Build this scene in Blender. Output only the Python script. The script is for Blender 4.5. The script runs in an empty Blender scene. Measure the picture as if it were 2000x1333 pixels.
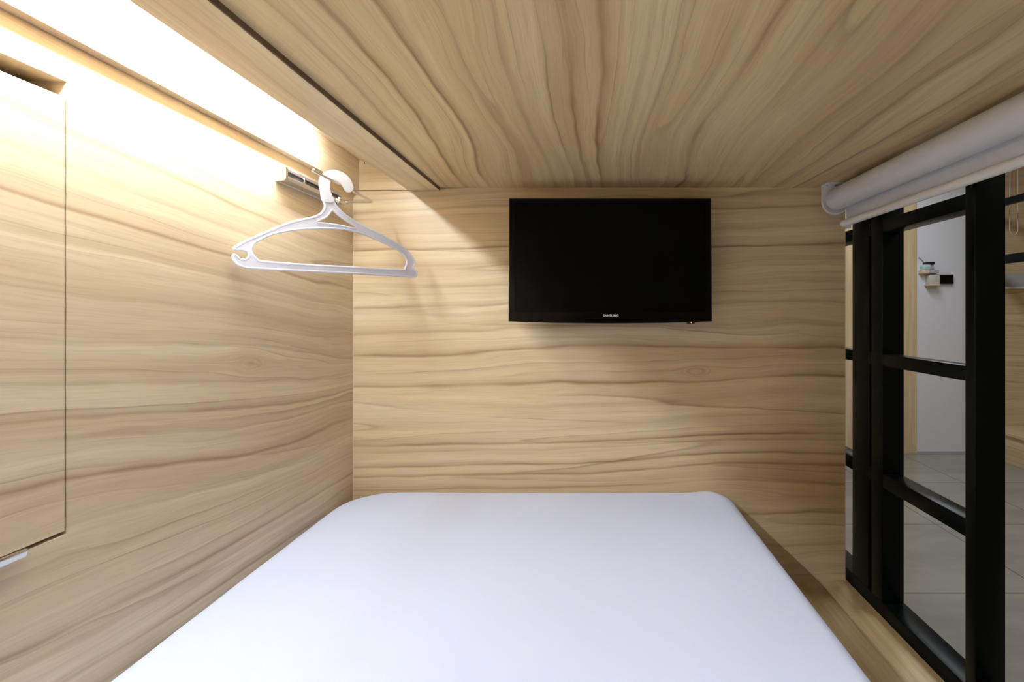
import bpy, bmesh, math, random
from mathutils import Vector, Matrix, noise
PI = math.pi
S = bpy.context.scene
C = S.collection
CZ = 1.06            # height of the lens above the corridor floor

# ------------------------------------------------------------------ camera, world, light, exposure
cam_d = bpy.data.cameras.new('camera'); cam = bpy.data.objects.new('camera', cam_d); C.objects.link(cam)
cam.location = (0, 0, CZ); cam.rotation_euler = (PI/2, 0, 0)
cam_d.sensor_width = 36; cam_d.lens = 950/2000*36
cam_d.shift_x = -0.075; cam_d.shift_y = -0.02725
cam_d.clip_start = 0.01
S.camera = cam
S.view_settings.view_transform = 'Standard'; S.view_settings.look = 'None'
S.view_settings.gamma = 1; S.view_settings.use_curve_mapping = False
S.view_settings.exposure = 0.15
W = bpy.data.worlds.new('world'); S.world = W; W.use_nodes = True
W.node_tree.nodes['Background'].inputs[0].default_value = (0.80, 0.86, 1.0, 1)
W.node_tree.nodes['Background'].inputs[1].default_value = 0.15
def area(name, loc, rot, sx, sy, power, col):
    d = bpy.data.lights.new(name, 'AREA'); d.shape = 'RECTANGLE'; d.size = sx; d.size_y = sy
    d.energy = power; d.color = col
    o = bpy.data.objects.new(name, d); C.objects.link(o); o.location = loc; o.rotation_euler = rot
    return o
area('corridor_lamp', (1.85, 0.7, 2.36), (0, 0, 0), 0.5, 1.4, 20, (0.90, 0.94, 1.0))
area('corridor_lamp', (1.85, 2.7, 2.36), (0, 0, 0), 0.5, 1.0, 14, (0.90, 0.94, 1.0))
TUBE_POWER = 142.0     # emission strength of the fluorescent tube

# ------------------------------------------------------------------ materials
def srgb(r, g, b):
    f = lambda c: (c/255/12.92) if c/255 <= 0.04045 else ((c/255+0.055)/1.055)**2.4
    return (f(r), f(g), f(b), 1)
def mat(name, col, rough=0.5, metal=0.0, spec=0.5, trans=0.0, sss=0.0):
    m = bpy.data.materials.new(name); m.use_nodes = True
    b = m.node_tree.nodes['Principled BSDF']
    b.inputs['Base Color'].default_value = col; b.inputs['Roughness'].default_value = rough
    b.inputs['Metallic'].default_value = metal; b.inputs['Specular IOR Level'].default_value = spec
    b.inputs['Transmission Weight'].default_value = trans
    if sss: b.inputs['Subsurface Weight'].default_value = sss; b.inputs['Subsurface Scale'].default_value = 0.01
    return m
class NT:
    def __init__(s, m): s.t = m.node_tree; s.n = s.t.nodes
    def link(s, a, b): s.t.links.new(a, b)
    def val(s, sock, v):
        if hasattr(v, 'is_output'): s.link(v, sock)
        else: sock.default_value = v
    def math(s, op, a, b=0.0, c=None):
        n = s.n.new('ShaderNodeMath'); n.operation = op
        s.val(n.inputs[0], a); s.val(n.inputs[1], b)
        if c is not None: s.val(n.inputs[2], c)
        return n.outputs[0]
    def comb(s, x, y, z=0.0):
        n = s.n.new('ShaderNodeCombineXYZ')
        s.val(n.inputs[0], x); s.val(n.inputs[1], y); s.val(n.inputs[2], z); return n.outputs[0]
    def noise(s, vec, scale=1.0, detail=2.0, rough=0.5):
        n = s.n.new('ShaderNodeTexNoise'); n.noise_dimensions = '3D'
        s.link(vec, n.inputs['Vector']); n.inputs['Scale'].default_value = scale
        n.inputs['Detail'].default_value = detail; n.inputs['Roughness'].default_value = rough
        return n.outputs['Fac']
    def ramp(s, fac, stops, interp='LINEAR'):
        n = s.n.new('ShaderNodeValToRGB'); n.color_ramp.interpolation = interp
        e = n.color_ramp.elements
        while len(e) < len(stops): e.new(0.5)
        for k, (p, c) in enumerate(stops):
            e[k].position = p; e[k].color = c if len(c) == 4 else (*c, 1)
        s.link(fac, n.inputs[0]); return n.outputs[0]
    def mix(s, fac, a, b, mode='MIX'):
        n = s.n.new('ShaderNodeMix'); n.data_type = 'RGBA'; n.blend_type = mode
        s.val(n.inputs[0], fac); s.val(n.inputs[6], a); s.val(n.inputs[7], b); return n.outputs[2]

LIGHT = srgb(230, 213, 176); MID = srgb(222, 201, 162); PINK = srgb(214, 188, 152); DARK = srgb(136, 96, 58)
def wood(name, along, across, seed=0.0, lines=None, vr=(0.3, 1.5), contrast=1.0, warp=1.0, slope=0.0, rough=0.38, wu=1.0, dense=1.0, tint=None, knots=()):
    """wood-grain laminate: the grain runs along one world axis and is stacked across another;
    'lines' are the strong growth lines as (position across the sheet in metres, strength)"""
    m = mat(name, LIGHT, rough, spec=0.35); t = NT(m); b = t.n['Principled BSDF']
    g = t.n.new('ShaderNodeNewGeometry'); sp = t.n.new('ShaderNodeSeparateXYZ')
    t.link(g.outputs['Position'], sp.inputs[0])
    ax = {'x': sp.outputs[0], 'y': sp.outputs[1], 'z': sp.outputs[2]}
    u = ax[along]; v = ax[across]
    if slope: v = t.math('ADD', v, t.math('MULTIPLY', u, slope))
    w1 = t.noise(t.comb(t.math('MULTIPLY', u, 1.1*wu), t.math('MULTIPLY', v, 3.0), seed), 1, 1.0)
    w2 = t.noise(t.comb(t.math('MULTIPLY', u, 3.2*wu), t.math('MULTIPLY', v, 14.0), seed+3), 1, 2)
    w3 = t.noise(t.comb(t.math('MULTIPLY', u, 11*wu), t.math('MULTIPLY', v, 45.0), seed+5), 1, 1)
    h = t.math('ADD', v, t.math('MULTIPLY', t.math('SUBTRACT', w1, 0.5), 0.13*warp))
    wm = t.noise(t.comb(t.math('MULTIPLY', u, 1.6), t.math('MULTIPLY', v, 2.2), seed+61), 1, 0)
    wk = t.ramp(wm, [(0.38, (0.15,)*3), (0.64, (1, 1, 1))])
    h = t.math('ADD', h, t.math('MULTIPLY', t.math('MULTIPLY', t.math('SUBTRACT', w2, 0.5), wk), 0.052*warp))
    h = t.math('ADD', h, t.math('MULTIPLY', t.math('SUBTRACT', w3, 0.5), 0.0075*warp))
    spots = []
    for ku, kv in knots:                       # the grain parts around each knot
        du = t.math('DIVIDE', t.math('SUBTRACT', u, ku), 0.055); dv0 = t.math('SUBTRACT', v, kv+slope*ku); dv = t.math('DIVIDE', dv0, 0.020)
        d2 = t.math('ADD', t.math('MULTIPLY', du, du), t.math('MULTIPLY', dv, dv))
        h = t.math('SUBTRACT', h, t.math('MULTIPLY', dv0, t.math('MULTIPLY', t.math('EXPONENT', t.math('MULTIPLY', d2, -1.0)), 0.85)))
        ring = t.math('MULTIPLY', t.math('ADD', t.math('SINE', t.math('ADD', t.math('MULTIPLY', d2, 20.0), t.math('MULTIPLY', w3, 9.0))), 1.0), 0.30)
        spots.append(t.math('MULTIPLY', t.math('EXPONENT', t.math('MULTIPLY', d2, -3.5)), t.math('ADD', 0.04, t.math('MULTIPLY', ring, t.math('MULTIPLY', w3, 1.3)))))
    broad = t.noise(t.comb(t.math('MULTIPLY', u, 0.9), t.math('MULTIPLY', h, 13), seed+7), 1, 3, .55)
    col = t.ramp(broad, [(0.34, PINK), (0.5, MID), (0.66, LIGHT)])
    # weak contour lines of a slow field
    f = t.noise(t.comb(t.math('MULTIPLY', u, 0.30), t.math('MULTIPLY', h, 9.0), seed+13), 1, 1.0)
    saw = t.math('FRACT', t.math('MULTIPLY', f, 11.0*dense))
    line = t.ramp(saw, [(0.0, (0, 0, 0)), (0.45, (0, 0, 0)), (0.88, (0.30,)*3), (0.965, (1, 1, 1)), (1.0, (0, 0, 0))])
    ms = t.noise(t.comb(t.math('MULTIPLY', u, 2.2), t.math('MULTIPLY', h, 16), seed+21), 1, 2)
    amp = t.ramp(ms, [(0.40, (0.10,)*3), (0.68, (1, 1, 1))])
    col = t.mix(t.math('MULTIPLY', t.math('MULTIPLY', line, amp), 0.55*contrast), col, DARK)
    # soft streaks
    f2 = t.noise(t.comb(t.math('MULTIPLY', u, 1.1), t.math('MULTIPLY', h, 46), seed+31), 1, 3)
    col = t.mix(t.math('MULTIPLY', t.ramp(f2, [(0.42, (0, 0, 0)), (0.66, (1, 1, 1))]), 0.26), col, srgb(180, 150, 112))
    f4 = t.noise(t.comb(t.math('MULTIPLY', u, 2.0), t.math('MULTIPLY', h, 120), seed+37), 1, 2)
    col = t.mix(t.math('MULTIPLY', t.ramp(f4, [(0.45, (0, 0, 0)), (0.7, (1, 1, 1))]), 0.15), col, srgb(150, 120, 90))
    # strong growth lines: crisp on one side, fading out on the other
    if lines:
        ma = t.noise(t.comb(t.math('MULTIPLY', u, 3.0), t.math('MULTIPLY', h, 6), seed+51), 1, 2)
        ka = t.ramp(ma, [(0.33, (0.38,)*3), (0.56, (1, 1, 1))])
        hn = t.math('DIVIDE', t.math('SUBTRACT', h, vr[0]), vr[1]-vr[0]); L = vr[1]-vr[0]
        for j in range(0, len(lines), 7):
            st = []; prev = 0.0
            for p, k in sorted(lines[j:j+7]):
                q = (p-vr[0])/L
                st += [(max(prev+0.0003, q-0.0012/L), (0, 0, 0)), (q, (k,)*3), (q+0.0026/L, (k*0.36,)*3), (q+0.016/L, (0, 0, 0))]; prev = q+0.016/L
            r = t.ramp(hn, st)
            col = t.mix(t.math('MULTIPLY', t.math('MULTIPLY', r, ka), 0.95*contrast), col, DARK)
    f3 = t.noise(t.comb(t.math('MULTIPLY', u, 14), t.math('MULTIPLY', h, 420), seed+41), 1, 2)
    col = t.mix(t.math('MULTIPLY', t.ramp(f3, [(0.48, (0, 0, 0)), (0.75, (1, 1, 1))]), 0.20), col, srgb(150, 120, 88))
    for k_ in spots: col = t.mix(k_, col, srgb(120, 84, 48))
    if tint: col = t.mix(1.0, col, tint, 'MULTIPLY')
    t.link(col, b.inputs['Base Color'])
    return m
# strong lines of the horizontal sheets, heights above the floor
LZ = [(CZ+(612-y)/766, k) for y, k in ((388, .5), (412, .7), (450, .6), (487, .8), (521, .7), (566, .35), (606, .75), (648, .6), (684, .95), (742, .8), (776, .45),
      (808, .4), (850, .95), (866, .8), (897, 1.0), (918, .7), (950, .5), (1004, .6), (1060, .6), (1100, .5))]
LZ = LZ[0::3]+LZ[1::3]+LZ[2::3]
random.seed(5)
LX = []; xx = -0.34
while xx < 0.76: LX.append((xx, random.uniform(.45, 1.0))); xx += random.uniform(0.030, 0.068)
LX = LX[:21]; LX = LX[0::3]+LX[1::3]+LX[2::3]

M = {}
M['wood_left'] = wood('wood_laminate_left', 'y', 'z', 2.3, LZ, contrast=0.95, slope=0.08, warp=0.95, tint=(1.0, 1.015, 1.09, 1), knots=[(0.865, 0.971)])
M['wood_back'] = wood('wood_laminate_back', 'x', 'z', 11.7, LZ, contrast=1.2, warp=0.85, knots=[(0.274, 0.912)])
M['wood_top'] = wood('wood_laminate_ceiling', 'y', 'x', 21.1, LX,  vr=(-0.5, 0.9), contrast=1.25, warp=1.0, wu=1.2, tint=(1.0, 0.96, 0.84, 1))
M['wood_board'] = wood('wood_laminate_board', 'y', 'x', 5.4, contrast=0.45, warp=0.4)
M['wood_ledge'] = wood('wood_laminate_ledge', 'y', 'x', 33.2, contrast=0.8, warp=0.5, rough=0.24, tint=(0.74, 0.68, 0.55, 1))
M['wood_far'] = wood('wood_laminate_far', 'x', 'z', 41.0, LZ, contrast=0.8, warp=0.8)
M['wood_column'] = wood('wood_laminate_column', 'z', 'x', 51.0, contrast=0.3, warp=0.4)
M['dark_edge'] = mat('dark_board_edge', srgb(122, 96, 76), 0.7)
M['edge'] = mat('pale_edge_band', srgb(226, 205, 180), 0.45)
M['black'] = mat('black_metal_paint', (0.0016, 0.0040, 0.0036, 1), 0.30, spec=0.10)
M['tv'] = mat('gloss_black_plastic', (0.0012, 0.0015, 0.0016, 1), 0.12, spec=0.12)
M['tvbody'] = mat('matt_black_plastic', (0.012, 0.012, 0.012, 1), 0.45, spec=0.3)
M['screen'] = mat('dark_screen', (0.0012, 0.0015, 0.0013, 1), 0.25, spec=0.06)
M['logo'] = mat('silver_print', srgb(240, 242, 246), 0.35)
M['chrome'] = mat('chrome', (0.72, 0.72, 0.73, 1), 0.14, 1.0)
M['brushed'] = mat('brushed_steel', (0.62, 0.60, 0.59, 1), 0.32, 0.9)
M['slot'] = mat('dark_slot', (0.03, 0.035, 0.035, 1), 0.4)
M['white'] = mat('white_plastic', srgb(228, 228, 232), 0.4)
M['grey'] = mat('grey_plastic', srgb(176, 180, 186), 0.5)
M['cream'] = mat('cream_plastic', srgb(205, 200, 190), 0.5)
M['blue'] = mat('pale_blue_plastic', srgb(190, 215, 225), 0.5)
M['paint'] = mat('white_wall_paint', (0.76, 0.78, 0.84, 1), 0.75)
M['ceil_paint'] = mat('ceiling_paint', (0.75, 0.75, 0.75, 1), 0.8)
M['hanger'] = mat('milky_plastic', (0.90, 0.90, 0.97, 1), 0.45, spec=0.3)
# milky translucent plastic lets light through
def translucent(m, amount, col):
    t = NT(m); b = t.n['Principled BSDF']; tr = t.n.new('ShaderNodeBsdfTranslucent'); tr.inputs[0].default_value = col
    mx = t.n.new('ShaderNodeMixShader'); mx.inputs[0].default_value = amount
    t.link(b.outputs[0], mx.inputs[1]); t.link(tr.outputs[0], mx.inputs[2])
    t.link(mx.outputs[0], t.n['Material Output'].inputs[0])
translucent(M['hanger'], 0.5, (0.93, 0.93, 0.98, 1))
M['hanger_rim'] = mat('white_plastic_rim', (0.96, 0.96, 1.0, 1), 0.3)
translucent(M['hanger_rim'], 0.5, (0.97, 0.97, 1.0, 1))
M['fabric'] = mat('blind_fabric', srgb(214, 214, 218), 0.85, spec=0.15)
M['hem'] = mat('blind_hem_bar', srgb(240, 238, 236), 0.5)
def sheet_mat():
    m = mat('cotton_sheet', (0.70, 0.745, 0.91, 1), 0.85, spec=0.15); t = NT(m)
    g = t.n.new('ShaderNodeNewGeometry')
    a = t.noise(g.outputs['Position'], 7, 3)
    c = t.noise(g.outputs['Position'], 420, 2)
    bmp = t.n.new('ShaderNodeBump'); bmp.inputs['Strength'].default_value = 0.25; bmp.inputs['Distance'].default_value = 0.008
    t.link(t.math('ADD', a, t.math('MULTIPLY', c, 0.02)), bmp.inputs['Height'])
    t.link(bmp.outputs[0], t.n['Principled BSDF'].inputs['Normal'])
    return m
M['sheet'] = sheet_mat()
def floor_mat():
    m = mat('polished_tile', srgb(168, 162, 158), 0.16, spec=0.5); t = NT(m); b = t.n['Principled BSDF']
    g = t.n.new('ShaderNodeNewGeometry'); sp = t.n.new('ShaderNodeSeparateXYZ'); t.link(g.outputs['Position'], sp.inputs[0])
    T = 0.6
    def grout(c, off):
        f = t.math('FRACT', t.math('DIVIDE', t.math('ADD', c, off), T))
        d = t.math('MINIMUM', f, t.math('SUBTRACT', 1.0, f))
        return t.math('LESS_THAN', d, 0.0040)
    # joints at x = 1.735 and 2.335, at y = 1.86, 2.44 and 3.04
    gx = grout(sp.outputs[0], 0.06+0.0); gy = grout(sp.outputs[1], -0.04)
    gr = t.math('MAXIMUM', gx, gy)
    v1 = t.noise(t.comb(t.math('MULTIPLY', sp.outputs[0], 2.0), t.math('MULTIPLY', sp.outputs[1], 5.0), 1.0), 1, 5, .6)
    col = t.ramp(v1, [(0.35, srgb(138, 135, 128)), (0.55, srgb(150, 147, 139)), (0.72, srgb(160, 157, 148))])
    col = t.mix(gr, col, srgb(84, 78, 70))
    t.link(col, b.inputs['Base Color'])
    return m
M['tile'] = floor_mat()
def emis(name, col, s):
    m = mat(name, (0.8, 0.8, 0.8, 1)); b = m.node_tree.nodes['Principled BSDF']
    b.inputs['Emission Color'].default_value = col; b.inputs['Emission Strength'].default_value = s
    return m
M['tube'] = emis('lit_tube', (0.86, 0.975, 1.11, 1), TUBE_POWER)
M['led'] = emis('standby_light', (1.0, 0.12, 0.16, 1), 2.0)

# ------------------------------------------------------------------ helpers
def bx(bm, x0, x1, y0, y1, z0, z1, bev=0.0, seg=2):
    vs = [bm.verts.new((x, y, z)) for x in (x0, x1) for y in (y0, y1) for z in (z0, z1)]
    q = [(0, 1, 3, 2), (4, 6, 7, 5), (0, 4, 5, 1), (2, 3, 7, 6), (0, 2, 6, 4), (1, 5, 7, 3)]
    fs = [bm.faces.new([vs[i] for i in f]) for f in q]
    if bev:
        es = list({e for f in fs for e in f.edges})
        bmesh.ops.bevel(bm, geom=es, offset=bev, segments=seg, affect='EDGES', profile=0.5)
def prism(bm, pts, axis, a, b):
    """closed outline pts (2-D) pushed along an axis from a to b"""
    def P(p, d):
        return {'x': (d, p[0], p[1]), 'y': (p[0], d, p[1]), 'z': (p[0], p[1], d)}[axis]
    A = [bm.verts.new(P(p, a)) for p in pts]; B = [bm.verts.new(P(p, b)) for p in pts]
    n = len(pts)
    bm.faces.new(A); bm.faces.new(B[::-1])
    for i in range(n): bm.faces.new((A[i], B[i], B[(i+1) % n], A[(i+1) % n]))
def tube(bm, path, r, n=12, cap=True):
    path = [Vector(p) for p in path]; rings = []
    up = Vector((0.13, 0.31, 0.94)).normalized()
    for i, p in enumerate(path):
        d = (path[min(i+1, len(path)-1)]-path[max(i-1, 0)]).normalized()
        a = d.cross(up)
        if a.length < 1e-3: a = d.cross(Vector((1, 0, 0)))
        a.normalize(); b = d.cross(a).normalized(); up = a.cross(d).normalized()
        rr = r[i] if isinstance(r, (list, tuple)) else r
        rings.append([bm.verts.new(p+(a*math.cos(2*PI*k/n)+b*math.sin(2*PI*k/n))*rr) for k in range(n)])
    for R0, R1 in zip(rings, rings[1:]):
        for k in range(n): bm.faces.new((R0[k], R0[(k+1) % n], R1[(k+1) % n], R1[k]))
    if cap: bm.faces.new(rings[0][::-1]); bm.faces.new(rings[-1])
def obj(name, bm, m, parent=None, smooth=False, loc=None):
    bmesh.ops.recalc_face_normals(bm, faces=bm.faces)
    me = bpy.data.meshes.new(name); bm.to_mesh(me); bm.free()
    for mm in (m if isinstance(m, (list, tuple)) else [m]): me.materials.append(mm)
    if smooth:
        for p in me.polygons: p.use_smooth = True
        if smooth != 'all':
            try: me.set_sharp_from_angle(angle=math.radians(38))
            except Exception: pass
    o = bpy.data.objects.new(name, me); C.objects.link(o)
    if parent:
        o.parent = parent; o.location = -Vector(parent.location)   # parts are written in world metres
    elif loc is not None:
        me.transform(Matrix.Translation(-Vector(loc))); o.location = loc
    return o
def box(name, m, dims, parent=None, bev=0.0, loc=None):
    bm = bmesh.new(); bx(bm, *dims, bev=bev); return obj(name, bm, m, parent, smooth=bool(bev), loc=loc)
def tag(o, label, cat, group=None):
    o['label'] = label; o['category'] = cat
    if group: o['group'] = group
    return o
def thing(name, label, cat, loc, group=None):
    o = bpy.data.objects.new(name, None); C.objects.link(o); o.location = loc; o.empty_display_size = 0.05
    return tag(o, label, cat, group)
def struct(o): o['kind'] = 'structure'; return o
def rounded(pts, r, n=5):
    """round the corners of a closed 2-D outline; r one radius or one per corner"""
    out = []; N = len(pts)
    for i in range(N):
        p0, p, p1 = Vector(pts[i-1]), Vector(pts[i]), Vector(pts[(i+1) % N])
        rr = r[i] if isinstance(r, (list, tuple)) else r
        if rr <= 0: out.append(tuple(p)); continue
        a = p+(p0-p).normalized()*rr; b = p+(p1-p).normalized()*rr
        for k in range(n+1):
            t = k/n; out.append(tuple(a*(1-t)**2+p*2*t*(1-t)+b*t*t))
    return out
def outline_mesh(name, loops, ext, bevel, m, xf, parent):
    """solid plate from 2-D loops (outer first, then holes), rounded edges, placed by matrix xf"""
    cu = bpy.data.curves.new(name, 'CURVE'); cu.dimensions = '2D'; cu.fill_mode = 'BOTH'
    cu.extrude = ext; cu.bevel_depth = bevel; cu.bevel_resolution = 2
    for lp in loops:
        s = cu.splines.new('POLY'); s.points.add(len(lp)-1); s.use_cyclic_u = True
        for p, q in zip(s.points, lp): p.co = (q[0], q[1], 0, 1)
    o = bpy.data.objects.new(name+'_src', cu)
    me = bpy.data.meshes.new_from_object(o)
    bpy.data.objects.remove(o); me.name = name
    me.transform(xf); me.materials.clear(); me.materials.append(m)
    r = bpy.data.objects.new(name, me); C.objects.link(r)
    if parent: r.parent = parent; r.location = -Vector(parent.location)
    return r
def catmull(pts, n=6, closed=True):
    out = []; N = len(pts)
    for i in range(N if closed else N-1):
        g = (lambda j: Vector(pts[j % N])) if closed else (lambda j: Vector(pts[max(0, min(N-1, j))]))
        p0, p1, p2, p3 = g(i-1), g(i), g(i+1), g(i+2)
        for k in range(n):
            t = k/n
            out.append(tuple(0.5*((2*p1)+(p2-p0)*t+(2*p0-5*p1+4*p2-p3)*t*t+(3*p1-p0-3*p2+p3)*t**3)))
    if not closed: out.append(tuple(pts[-1]))
    return out

# ------------------------------------------------------------------ geometry constants (metres)
XL, XR = -0.601, 0.653       # left wall face, right end of the back wall
YB = 1.24                    # back wall face
ZC = 1.380                   # cabin ceiling
ZV = 1.372                   # underside of the light cove board
ZR = 1.450                   # top of the cove recess
YN = -0.78                   # near end of the cabin, behind the camera
ZL = 0.375                   # bed platform
XO = 0.660                   # opening frame inner face

# ------------------------------------------------------------------ the cabin shell
# left wall with an opening for the cupboard door
DY0, DY1, DZ0, DZ1, DZS = 0.10, 0.560, 0.806, 1.3080, 1.3265
bm = bmesh.new()
bx(bm, XL-0.018, XL, DY1, YB+0.03, ZL, ZV); bx(bm, XL-0.018, XL, YN, DY0, ZL, ZV)
bx(bm, XL-0.018, XL, DY0, DY1, ZL, DZ0); bx(bm, XL-0.018, XL, DY0, DY1, DZS, ZV)
struct(obj('wall_left', bm, M['wood_left']))
# inside of the cupboard behind the left wall
cab = thing('wall_cupboard', 'flush wooden cupboard with lift-up door let into the left wall', 'cupboard', (XL-0.1, 0.33, DZ0))
bm = bmesh.new()
bx(bm, XL-0.20, XL-0.018, DY1+0.001, DY1+0.016, DZ0-0.016, DZS+0.016); bx(bm, XL-0.20, XL-0.018, DY0-0.016, DY0-0.001, DZ0-0.016, DZS+0.016)
bx(bm, XL-0.20, XL-0.018, DY0-0.001, DY1+0.001, DZS+0.001, DZS+0.016); bx(bm, XL-0.20, XL-0.018, DY0-0.001, DY1+0.001, DZ0-0.016, DZ0-0.001)
bx(bm, XL-0.216, XL-0.20, DY0-0.016, DY1+0.016, DZ0-0.016, DZS+0.016)
obj('carcass', bm, M['wood_left'], cab)
bm = bmesh.new(); bx(bm, XL-0.017, XL-0.0002, DY0+0.0015, DY1-0.0015, DZ0+0.004, DZ1, bev=0.0006, seg=1)
obj('door', bm, M['wood_left'], cab)
bm = bmesh.new(); bx(bm, XL-0.012, XL+0.0035, 0.47, 0.5185, DZ0-0.0028, DZ0+0.0034, bev=0.0012)
bx(bm, XL+0.0005, XL+0.0022, 0.47, 0.5182, DZ0-0.0050, DZ0-0.0026)
obj('hinge', bm, M['chrome'], cab, smooth=True)['label'] = 'silver hinge under the door'

# back wall
struct(box('wall_back', M['wood_back'], (XL+0.0005, XR, YB, YB+0.016, ZL, ZV)))
bm = bmesh.new(); bx(bm, XR, XR+0.0009, YB-0.0003, YB+0.016, ZL, ZC)
bx(bm, XL+0.0002, XL+0.0014, YB-0.0012, YB+0.0005, ZL, ZV)
struct(obj('trim_1', bm, M['edge']))
# band of the back wall above the board line
bm = bmesh.new(); bx(bm, -0.380, XR, YB, YB+0.016, ZV, ZC+0.01)
bx(bm, -0.585, -0.380, YB-0.002, YB+0.016, ZV+0.0016, ZR)
struct(obj('trim_2', bm, M['wood_back']))
# upper band of the left wall, one board proud of the wall below it
struct(box('trim_3', M['wood_left'], (XL-0.018, -0.585, YN, YB-0.0025, ZV, ZR)))
# ceiling panel, recess top and the cove board
struct(box('ceiling', M['wood_top'], (-0.3785, 0.76, YN, YB+0.016, ZC, ZC+0.018)))
struct(box('trim_4', M['wood_board'], (-0.585, -0.3785, YN, YB-0.0025, ZR, ZR+0.016)))
bm = bmesh.new(); bx(bm, -0.458, -0.380, YN, YB-0.003, ZV, ZV+0.016); bx(bm, -0.458, -0.442, YN, YB-0.003, ZV+0.016, ZR)
struct(obj('trim_5', bm, M['wood_board']))
bm = bmesh.new(); bx(bm, -0.380, -0.3787, YN, YB-0.003, ZV+0.0008, ZR)  # thin dark brown strip along the right face of the cove board
struct(obj('trim_9', bm, M['dark_edge']))
# near end wall of the cabin, behind the camera
struct(box('wall_near', M['wood_back'], (XL-0.018, 0.66, YN-0.016, YN, 0.0, ZR+0.016)))
# screw in the corner of the cove
bm = bmesh.new(); bx(bm, -0.572, -0.5695, YB-0.0035, YB-0.0018, 1.4405, 1.4445, bev=0.0006, seg=1)
tag(obj('screw', bm, M['slot'], loc=(-0.571, YB-0.002, 1.4425)), 'tiny dark screw in the corner of the light cove above the hanger rail', 'screw')

# bed platform with the wooden ledge
bm = bmesh.new(); bx(bm, XL-0.018, 0.661, YN, YB+0.016, ZL-0.02, ZL); bx(bm, XL-0.018, 0.655, YN, YB+0.012, 0.0, ZL-0.02)
tag(obj('bed_platform', bm, M['wood_ledge'], loc=(0, 0.23, 0)), 'wooden bed platform carrying the white mattress, its bare ledge beside the black frame', 'bed base')

# ------------------------------------------------------------------ tube light in the cove
tl = thing('tube_light', 'lit fluorescent tube hidden in the ceiling cove along the left wall', 'lamp', (-0.535, 0.2, ZR))
TY0, TY1 = -0.62, 1.03
bm = bmesh.new(); tube(bm, [(-0.535, TY0+0.02, 1.437), (-0.535, TY1-0.02, 1.437)], 0.0065, 16)
obj('tube', bm, M['tube'], tl, smooth=True)
for s, y in ((1, TY0), (-1, TY1)):
    bm = bmesh.new(); bx(bm, -0.543, -0.527, min(y, y+s*0.02), max(y, y+s*0.02), 1.4285, 1.4498, bev=0.001)
    obj('end_cap', bm, M['white'], tl)

# ------------------------------------------------------------------ mattress under a fitted sheet
def mattress():
    x0, x1, y0, y1, z0, z1 = -0.5995, 0.357, YN+0.02, YB-0.003, ZL+0.001, 0.6165
    cx, cy = (x0+x1)/2, (y0+y1)/2; hx, hy = (x1-x0)/2, (y1-y0)/2
    out = []
    def seg(a, b, n):
        for k in range(n): out.append((a[0]+(b[0]-a[0])*k/n, a[1]+(b[1]-a[1])*k/n))
    def arc(c, r, a0, n=14):
        for k in range(n): a = a0+PI/2*k/n; out.append((c[0]+r*math.cos(a), c[1]+r*math.sin(a)))
    ra, rb_ = 0.055, 0.105                      # back right and back left corners
    seg((x1, y0+ra), (x1, y1-ra), 90); arc((x1-ra, y1-ra), ra, 0)
    seg((x1-ra, y1), (x0+rb_, y1), 50); arc((x0+rb_, y1-rb_), rb_, PI/2)
    seg((x0, y1-rb_), (x0, y0+ra), 90); arc((x0+ra, y0+ra), ra, PI)
    seg((x0+ra, y0), (x1-ra, y0), 50); arc((x1-ra, y0+ra), ra, 1.5*PI)
    N = len(out); h = z1-z0; er = 0.032
    bm = bmesh.new(); prof = []
    for t in [0, .12, .3, .5, .7, .88]: prof.append((0.004*(1-math.sin(PI*t)), z0+t*(h-er)))
    for k in range(13):
        a = k/12*PI/2; prof.append((er*(1-math.cos(a)), z1-er*(1-math.sin(a))-0.004))
    for k in range(1, 41): prof.append((er+(hx-er-0.003)*(k/40), z1-0.004+0.004*math.sin(min(1, k/14)*PI/2)))
    rows = []
    for sh, z in prof:
        row = []; kx = (hx-sh)/hx; ky = (hy-sh)/hy if sh <= er else (hy-er)/hy*((hx-sh)/(hx-er))
        for px, py in out:
            x = cx+(px-cx)*kx; y = cy+(py-cy)*ky
            n = noise.noise(Vector((x*3.2, y*2.4, 1.3)))*0.0030+noise.noise(Vector((x*5, y*24, 4)))*0.0008*max(0, y-0.5)
            n += noise.noise(Vector((x*30+y*9, y*7, 8)))*0.0007
            d2 = (x-0.300)**2/0.0016+(y-1.205)**2/0.0012
            n += 0.0045*math.exp(-d2)                                    # gathered corner of the sheet
            f = 1.0 if z > z1-0.03 else 0.3
            f *= max(0.0, min(1.0, (hx-sh-0.003)/0.10))
            row.append(bm.verts.new((x, y, z+n*f)))
        rows.append(row)
    for a, b in zip(rows, rows[1:]):
        for i in range(N): bm.faces.new((a[i], a[(i+1) % N], b[(i+1) % N], b[i]))
    c = bm.verts.new((cx, cy, z1)); L = rows[-1]
    for i in range(N): bm.faces.new((L[i], L[(i+1) % N], c))
    bm.faces.new(rows[0][::-1])
    return bm
root = tag(obj('mattress', mattress(), M['sheet'], smooth='all', loc=(-0.118, 0.23, ZL)),
    'mattress in a smooth white fitted sheet filling the bed platform', 'mattress')

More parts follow.
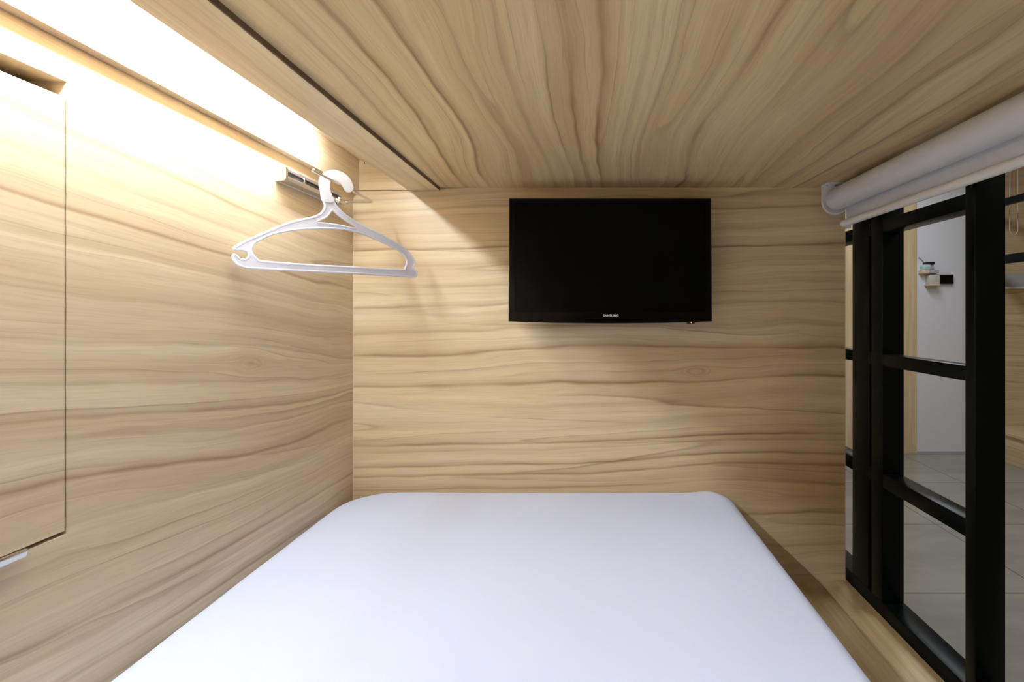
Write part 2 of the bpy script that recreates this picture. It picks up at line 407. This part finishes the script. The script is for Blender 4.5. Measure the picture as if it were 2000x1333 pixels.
# ------------------------------------------------------------------ television
def television():
    y0 = 1.15
    cx = (1192-1150)/950*y0; top = CZ+(612-386)/950*y0; bot = CZ+(612-628)/950*y0
    t = thing('television', 'black flat television mounted high on the wooden back wall', 'television', (cx, YB, (top+bot)/2))
    w = 0.2405; hh = (top-bot)/2; cz = (top+bot)/2
    tilt = Matrix.Translation((cx, y0, cz)) @ Matrix.Rotation(math.radians(-1.6), 4, 'X')
    def fin(name, bm, m, sm=True):
        o = obj(name, bm, m, t, smooth=sm); o.data.transform(tilt); return o
    def front(wi, zt, zb, bow, r):
        pts = [(-wi, zt), (wi, zt), (wi, zb)]
        n = 24
        pts += [(wi-2*wi*k/n, zb-bow*(1-(2*k/n-1)**2)) for k in range(1, n)] + [(-wi, zb)]
        return pts
    # bezel: a curved glossy frame, ring of four strips around the screen, in one mesh
    bm = bmesh.new()
    outer = front(w, hh, -hh, 0.0050, 0)
    prism(bm, outer, 'y', 0.004, 0.026)
    inn = front(w-0.003, hh-0.003, -hh+0.003, 0.0050, 0)
    A = [bm.verts.new((p[0], 0.004, p[1])) for p in outer]; B = [bm.verts.new((p[0], 0.0, p[1])) for p in inn]
    n = len(A)
    for i in range(n): bm.faces.new((A[i], A[(i+1) % n], B[(i+1) % n], B[i]))
    sw, st, sb = w-0.0155, hh-0.0125, -hh+0.0215
    sc = [(-sw, st), (sw, st), (sw, sb)]+[(sw-2*sw*k/24, sb) for k in range(1, 24)]+[(-sw, sb)]
    Cc = [bm.verts.new((p[0], 0.0, p[1])) for p in sc]; D = [bm.verts.new((p[0], 0.003, p[1])) for p in sc]
    for i in range(n):
        bm.faces.new((B[i], B[(i+1) % n], Cc[(i+1) % n], Cc[i])); bm.faces.new((Cc[i], Cc[(i+1) % n], D[(i+1) % n], D[i]))
    fin('bezel', bm, M['tv'])
    bm = bmesh.new(); bx(bm, -sw, sw, 0.0025, 0.0038, sb, st); fin('screen', bm, M['screen'], False)
    bm = bmesh.new()
    prism(bm, rounded([(-w+0.02, hh-0.02), (w-0.02, hh-0.02), (w-0.02, -hh+0.02), (-w+0.02, -hh+0.02)], 0.02), 'y', 0.026, 0.046)
    fin('rear_housing', bm, M['tvbody'])
    bm = bmesh.new(); bx(bm, -0.05, 0.05, 0.046, 0.052, -0.05, 0.05, bev=0.001); bx(bm, -0.02, 0.02, 0.052, 0.080, -0.03, 0.03, bev=0.002)
    fin('wall_bracket', bm, M['black'])
    bm = bmesh.new(); px = (1350-1192)/950*1.15; bx(bm, px-0.0085, px+0.0085, 0.003, 0.02, -hh-0.0058, -hh+0.001, bev=0.001)
    pn = fin('power_button', bm, M['tvbody'])
    bm = bmesh.new(); bx(bm, px-0.0012, px+0.0004, 0.0022, 0.0030, -hh-0.0042, -hh-0.0012)
    o = obj('indicator_light', bm, M['led'], t); o.data.transform(tilt)
    o['label'] = 'small red standby light'
    # maker's lettering on the lower bezel
    cu = bpy.data.curves.new('logo', 'FONT'); cu.body = 'SAMSUNG'; cu.size = 0.0118; cu.extrude = 0.0003
    cu.align_x = 'CENTER'; cu.align_y = 'CENTER'; cu.space_character = 1.06; cu.offset = 0.00042
    so = bpy.data.objects.new('logo_src', cu); me = bpy.data.meshes.new_from_object(so); bpy.data.objects.remove(so)
    me.name = 'logo'
    xs = [v.co.x for v in me.vertices]; k = 0.0363/(max(xs)-min(xs))
    me.transform(tilt @ Matrix.Translation((0.0012, -0.0004, (612-617)/950*1.15-(cz-CZ))) @ Matrix.Rotation(PI/2, 4, 'X') @ Matrix.Diagonal((k, k*1.0, 1, 1)))
    me.materials.clear(); me.materials.append(M['logo'])
    lo = bpy.data.objects.new('logo', me); C.objects.link(lo); lo.parent = t; lo.location = -Vector(t.location)
    lo['label'] = 'silver maker lettering on the lower bezel'
television()

# ------------------------------------------------------------------ chrome pull-out garment rail on the left wall
gr = thing('garment_rail', 'chrome swing-out garment rail fixed high on the left wall', 'rail', (XL, 1.03, CZ+0.254))
RX, RZ = -0.505, CZ+0.261
b0, b1 = CZ+0.2540, CZ+0.2835
bm = bmesh.new(); bx(bm, XL, XL+0.005, 0.931, 1.150, b0-0.001, b1+0.001, bev=0.001); obj('back_plate', bm, M['white'], gr, smooth=True)
bm = bmesh.new()
prof = [(XL+0.005, b0), (XL+0.020, b0+0.002), (XL+0.021, b0+0.007), (XL+0.021, b0+0.0105), (XL+0.015, b0+0.0105), (XL+0.015, b0+0.0195),
        (XL+0.021, b0+0.0195), (XL+0.021, b0+0.0235), (XL+0.017, b0+0.0285), (XL+0.005, b0+0.0295)]
prism(bm, prof, 'y', 0.937, 1.145)
obj('channel', bm, M['brushed'], gr)
bm = bmesh.new(); bx(bm, XL+0.0152, XL+0.0165, 0.938, 1.144, b0+0.0106, b0+0.0194); obj('slot', bm, M['slot'], gr)
bm = bmesh.new(); prism(bm, rounded([(XL+0.005, b0-0.001), (XL+0.0215, b0+0.001), (XL+0.0215, b0+0.028), (XL+0.005, b0+0.0305)], [0, 0.006, 0.006, 0]), 'y', 0.931, 0.9372)
obj('end_cap', bm, M['chrome'], gr, smooth=True)
bm = bmesh.new(); bx(bm, XL+0.016, XL+0.0255, 0.985, 0.991, b0+0.009, b0+0.0205, bev=0.001); obj('slider', bm, M['chrome'], gr, smooth=True)
bm = bmesh.new()
tube(bm, [(XL+0.022, 1.128, b0-0.001), (XL+0.022, 1.128, b0+0.014)], [0.007, 0.0055], 16)
tube(bm, [(XL+0.020, 1.143, RZ), (XL+0.037, 1.143, RZ)], [0.0062, 0.0045], 16)
tube(bm, [(XL+0.028, 1.112, b0+0.004), (XL+0.028, 1.138, b0+0.004)], [0.004, 0.0055], 12)
obj('pivot', bm, M['chrome'], gr, smooth=True)
bm = bmesh.new()
pth = [(XL+0.03, 1.143, RZ), (RX-0.012, 1.143, RZ)]
for k in range(1, 7):
    a = k/6*PI/2; pth.append((RX-0.012+0.012*math.sin(a), 1.131+0.012*math.cos(a), RZ))
pth += [(RX, 1.05, RZ), (RX, 0.897, RZ)]
tube(bm, pth, 0.0027, 12)
obj('rod', bm, M['chrome'], gr, smooth=True)
bm = bmesh.new(); tube(bm, [(RX, 0.8965, RZ), (RX, 0.892, RZ), (RX, 0.8905, RZ)], [0.0038, 0.0038, 0.002], 14)
tube(bm, [(RX, 0.904, RZ), (RX, 0.8965, RZ)], [0.0030, 0.0036], 14)
obj('rod_tip', bm, M['chrome'], gr, smooth=True)

# ------------------------------------------------------------------ clothes hanger hung on the rod, turned well towards the wall
HD = Vector((0.090, 0.157, 0)).normalized()
HC = Vector((RX, 0.970, 0))
def HP(cx, cy):
    """a point read off a close-up of the photo -> metres in the hanger's own plane"""
    x = 420+cx*0.22; y = 280+cy*0.22
    k = (x-1150)/950
    t = (k*HC.y-HC.x)/(HD.x-k*HD.y)
    Y = HC.y+HD.y*t
    return (t, (612-y)/950*Y)
hang_outer = [(960,500),(972,552),(955,600),(915,635),(840,660),(700,690),(560,738),(420,798),(300,850),(205,898),(160,930),
    (172,948),(255,955),(292,982),(288,1012),(252,1030),(218,1020),(196,996),(166,985),(150,1002),(158,1035),(192,1076),(250,1104),(330,1116),
    (700,1135),(1200,1158),(1600,1182),(1755,1190),(1788,1178),(1794,1150),(1782,1128),(1764,1112),(1762,1092),(1778,1072),(1772,1050),(1745,1000),(1680,930),
    (1580,870),(1440,790),(1300,720),(1200,660),(1130,610),(1075,550),(1042,500)]
hook_pts = [(963,515),(942,425),(930,345),(950,285),(1000,250),(1060,243),(1130,268),(1188,318),(1218,388),(1212,420),(1188,432),(1165,422),(1148,392),(1118,352),
    (1070,325),(1034,322),(1012,350),(1012,405),(1028,460),(1046,518)]
hole1 = [(328,955),(330,925),(350,893),(400,862),(520,810),(700,775),(900,760),(1100,765),(1230,785),(1360,830),(1500,890),(1620,950),(1685,1010),(1700,1060),(1682,1106),(1640,1120),
    (1200,1096),(800,1075),(430,1045),(378,1028),(345,992)]
hole2 = [(906,700),(990,660),(1028,612),(1045,598),(1090,640),(1160,690),(1240,740),(1225,750),(1100,725),(980,708)]
hxf = Matrix.Translation((HC.x, HC.y, CZ)) @ Matrix(((HD.x, 0, HD.y, 0), (HD.y, 0, -HD.x, 0), (0, 1, 0, 0), (0, 0, 0, 1)))
ch = thing('coat_hanger', 'milky white plastic coat hanger hanging from the chrome rail', 'coat hanger', (RX, 0.970, CZ+0.075))
H0 = catmull([HP(*p) for p in hang_outer], 4); H1 = catmull([HP(*p) for p in hole1], 4); H2 = catmull([HP(*p) for p in hole2], 4); HK = catmull([HP(*p) for p in hook_pts], 4)
outline_mesh('body', [H0, H1, H2], 0.0010, 0.0003, M['hanger'], hxf, ch)
outline_mesh('hook', [HK], 0.0022, 0.0010, M['hanger_rim'], hxf, ch)
def inset(lp, d):
    out = []; n = len(lp)
    for i in range(n):
        a, b = Vector(lp[i-1]), Vector(lp[(i+1) % n]); t = (b-a)
        if t.length < 1e-9: out.append(lp[i]); continue
        t.normalize(); out.append((lp[i][0]-t.y*d, lp[i][1]+t.x*d))
    return out
def area2(lp): return sum(lp[i-1][0]*lp[i][1]-lp[i][0]*lp[i-1][1] for i in range(len(lp)))/2
bm = bmesh.new()
for lp, sgn in ((H0, 1), (H1, -1), (H2, -1)):
    q = inset(lp, 0.0014*sgn*(1 if area2(lp) > 0 else -1))
    P = [hxf @ Vector((p[0], p[1], 0)) for p in q]
    tube(bm, P+[P[0]], 0.0024, 8, cap=False)
rm = obj('rim', bm, M['hanger_rim'], ch, smooth=True)

# ------------------------------------------------------------------ roller blind over the opening
rb = thing('roller_blind', 'rolled-up off-white roller blind over the opening above the black frame', 'blind', (0.615, 0.3, ZC))
BX, BZ, BR = 0.615, CZ+0.283, 0.0275
BY1 = 1.208; BY0 = YN+0.08
bm = bmesh.new(); tube(bm, [(BX, BY0, BZ), (BX, BY1, BZ)], BR, 48); obj('roll', bm, M['fabric'], rb, smooth=True)
def bracket(y):
    bm = bmesh.new(); zt = ZC-0.0005
    pts = [(BX-0.033, zt), (BX-0.033, BZ)]
    for k in range(1, 14):
        a = PI+PI*k/14; pts.append((BX+0.033*math.cos(a), BZ-0.004+0.0335*math.sin(a)))
    pts += [(BX+0.033, BZ), (BX+0.033, zt)]
    prism(bm, pts, 'y', y, y+0.004)
    bx(bm, BX-0.033, BX+0.033, y-0.026, y, zt-0.0030, zt)          # fixing flange
    return obj('bracket', bm, M['white'], rb)
b1_ = bracket(BY1+0.006)
# raised ring and flange screws on the visible bracket
bm = bmesh.new()
ring = [(BX+0.0315*math.cos(a), BY1+0.005, BZ-0.0035+0.0315*math.sin(a)) for a in [PI+PI*k/20 for k in range(21)]]
tube(bm, ring, 0.0022, 8); obj('rim', bm, M['white'], b1_ if False else rb, smooth=True)
for dx in (-0.026, -0.004):
    bm = bmesh.new(); tube(bm, [(BX+dx, BY1-0.006, ZC-0.0042), (BX+dx, BY1-0.006, ZC-0.003)], 0.0022, 10); obj('screw', bm, M['slot'], rb)
bracket(BY0-0.012)
bm = bmesh.new(); bx(bm, BX+BR-0.0010, BX+BR, BY0+0.01, 1.212, CZ+0.226, BZ); obj('fabric', bm, M['fabric'], rb)
bm = bmesh.new(); hx_, hz_ = BX+BR-0.0005, CZ+0.2255
tube(bm, [(hx_, BY0, hz_), (hx_, 1.222, hz_)], 0.0088, 24); obj('bottom_bar', bm, M['hem'], rb, smooth=True)
bm = bmesh.new(); tube(bm, [(hx_, 1.222, hz_), (hx_, 1.2255, hz_), (hx_, 1.227, hz_)], [0.0094, 0.0094, 0.006], 20)
bx(bm, hx_+0.002, hx_+0.010, 1.208, 1.222, hz_-0.0135, hz_-0.006, bev=0.001)
obj('end_cap', bm, M['white'], rb, smooth=True)

# ------------------------------------------------------------------ black metal frame in the opening
ZT = ZC+0.018
fr = thing('metal_frame', 'black metal frame with posts and cross rails in the open right side', 'frame', (0.685, 1.1, 0.345))
def post(x0, x1, y0, y1, z0=0.345, z1=ZC-0.0005):
    bm = bmesh.new(); bx(bm, x0, x1, y0, y1, z0, z1, bev=0.0022, seg=3); return obj('post', bm, M['black'], fr, smooth=True)
post(0.6625, 0.706, 1.152, 1.2235, z0=0.3751+0.03); post(0.6615, 0.7115, 1.097, 1.140, z0=0.405); post(0.6615, 0.7145, 0.8330, 0.8560, z0=0.405)
post(0.6615, 0.7145, 1.90, 1.95)
def rail(z0, z1, x0, x1, y0, y1):
    bm = bmesh.new(); bx(bm, x0, x1, y0, y1, z0, z1, bev=0.0018, seg=2); return obj('rail', bm, M['black'], fr, smooth=True)
for z0, z1, xo in ((CZ+0.1823, CZ+0.211, 0.703), (CZ-0.1195, CZ-0.0924, 0.695), (CZ-0.394, CZ-0.362, 0.701)):
    rail(z0, z1, 0.6625, xo, 0.856, 1.097); rail(z0, z1, 0.6625, xo, 1.140, 1.152); rail(z0, z1, 0.6625, xo, 1.2235, 1.90)
rail(0.345, 0.405, 0.6625, 0.713, 0.10, 1.95)

# ------------------------------------------------------------------ the corridor beyond
YF = 3.69
struct(box('floor', M['tile'], (-0.8, 4.6, -1.4, YF+0.2, -0.05, 0.0)))
struct(box('wall_far', M['paint'], (2.49, 2.96, YF, YF+0.05, 0.0, 2.40)))
struct(box('trim_6', M['wood_column'], (0.66, 2.488, YF-0.002, YF+0.05, 0.0, 2.40)))
bm = bmesh.new(); bx(bm, 2.492, 2.955, YF-0.006, YF, 0.0, 0.012); struct(obj('baseboard_far', bm, M['grey']))
struct(box('wall_front', M['wood_far'], (0.60, 4.6, -1.45, -1.40, 0.0, 2.40)))
struct(box('trim_7', M['ceil_paint'], (0.645, 4.6, -1.45, YF+0.05, 2.40, 2.45)))
# neighbouring cabin in the same row: closed wooden side
struct(box('wall_side', M['wood_column'], (0.60, 0.640, YB+0.03, YF-0.002, 0.0, 2.40)))
# upper cabin floor edge over the opening
struct(box('trim_8', M['wood_far'], (0.72, 0.76, YN, YB+0.02, ZC+0.018, 2.40)))

# opposite cabin
struct(box('wall_right', M['wood_far'], (2.96, 4.6, 3.66, 3.71, 0.0, 2.40)))
struct(box('wall_opposite', M['wood_far'], (4.55, 4.6, -1.4, 3.66, 0.0, 2.40)))
bm = bmesh.new(); bx(bm, 2.95, 4.549, 1.2, 3.659, 0.195, 0.213); bx(bm, 2.965, 4.549, 1.2, 3.66, 0.0, 0.195)
tag(obj('step_platform', bm, M['wood_far'], loc=(3.7, 2.4, 0)), 'low wooden step on the tiled floor behind the rightmost black post', 'platform')
of = thing('opposite_frame', 'black metal bars of the cabin across the corridor, at the right edge', 'frame', (2.94, 3.4, 0.213))
for z0, z1 in ((CZ+0.758, CZ+0.807), (CZ+0.348, CZ+0.411)):
    bm = bmesh.new(); bx(bm, 2.92, 2.95, 1.2, 3.56, z0, z1, bev=0.002); obj('rail', bm, M['black'], of, smooth=True)
bm = bmesh.new(); bx(bm, 2.915, 2.955, 3.56, 3.61, 0.2135, 2.3995, bev=0.002); obj('post', bm, M['black'], of, smooth=True)
sh = thing('wall_strip', 'pale grey strip with a white lower lip on the far wooden wall', 'strip', (3.6, 3.66, CZ+0.18))
bm = bmesh.new(); bx(bm, 3.0, 4.3, 3.630, 3.6595, CZ+0.198, CZ+0.296); obj('panel', bm, M['grey'], sh)
bm = bmesh.new(); bx(bm, 3.0, 4.3, 3.622, 3.6595, CZ+0.182, CZ+0.198, bev=0.002); obj('lip', bm, M['white'], sh, smooth=True)
# bead chain loop of a blind in the opposite cabin
bm = bmesh.new()
cxn, cyn = 3.075, 3.52
pth = [(cxn-0.026, cyn, 2.28)]+[(cxn-0.03*math.cos(a), cyn, 1.67-0.045*math.sin(a)) for a in [PI*k/12 for k in range(13)]]+[(cxn+0.03, cyn, 2.28)]
tube(bm, pth, 0.0028, 8)
bx(bm, cxn-0.05, cxn+0.05, cyn-0.02, cyn+0.1399, 2.28, 2.33, bev=0.003)
tag(obj('blind_chain', bm, M['cream'], smooth=True, loc=(cxn, cyn, 2.28)), 'pale hanging blind cord loop against the far wooden wall, upper right edge', 'cord')

# small devices on the white corridor wall
def px2x(px, Y=YF): return (px-1150)/950*Y
def py2z(py, Y=YF): return CZ+(612-py)/950*Y
dp = thing('wall_display', 'black rectangular panel on the white corridor wall', 'panel', (px2x(1843), YF, py2z(546)))
bm = bmesh.new(); bx(bm, px2x(1828), px2x(1858.5), YF-0.022, YF, py2z(555), py2z(537), bev=0.002); obj('housing', bm, M['tvbody'], dp, smooth=True)
bm = bmesh.new(); bx(bm, px2x(1830), px2x(1856.5), YF-0.0232, YF-0.022, py2z(553.5), py2z(538.5)); obj('screen', bm, M['tv'], dp)
sb = thing('switch_box', 'cream switch box on the white wall, left of the black panel', 'switch', (px2x(1816), YF, py2z(550)))
bm = bmesh.new(); bx(bm, px2x(1807), px2x(1827), YF-0.05, YF, py2z(556), py2z(539), bev=0.004); obj('housing', bm, M['cream'], sb, smooth=True)
bm = bmesh.new(); bx(bm, px2x(1805), px2x(1826), YF-0.06, YF-0.002, py2z(559), py2z(556.2), bev=0.002); obj('base', bm, M['edge'], sb, smooth=True)
wd = thing('wall_device', 'small pale blue and grey device with a black top on the white corridor wall', 'device', (px2x(1808), YF, py2z(525)))
bm = bmesh.new(); bx(bm, px2x(1795.5), px2x(1809), YF-0.05, YF, py2z(528), py2z(518.2), bev=0.003); obj('housing', bm, M['blue'], wd, smooth=True)
bm = bmesh.new(); bx(bm, px2x(1802), px2x(1817), YF-0.05, YF, py2z(518), py2z(513.5), bev=0.002); obj('cover', bm, M['tvbody'], wd, smooth=True)
bm = bmesh.new(); bx(bm, px2x(1809.2), px2x(1817), YF-0.04, YF, py2z(528), py2z(518.2), bev=0.003)
bx(bm, px2x(1812.5), px2x(1815.5), YF-0.044, YF-0.04, py2z(526), py2z(522.5)); obj('socket', bm, M['grey'], wd, smooth=True)
bm = bmesh.new(); bx(bm, px2x(1808), px2x(1825), YF-0.05, YF, py2z(535), py2z(528.6), bev=0.002); obj('tray', bm, M['grey'], wd, smooth=True)
bm = bmesh.new(); bx(bm, px2x(1793.5), px2x(1807), YF-0.05, YF, py2z(535.5), py2z(529), bev=0.002); obj('base', bm, M['edge'], wd, smooth=True)
bm = bmesh.new(); tube(bm, catmull([(px2x(1793.2), YF-0.006, py2z(503)), (px2x(1797), YF-0.008, py2z(505.5)), (px2x(1801), YF-0.01, py2z(509.5)), (px2x(1804), YF-0.02, py2z(514))], 5, False), 0.004, 8)
obj('cable', bm, M['cream'], wd, smooth=True)
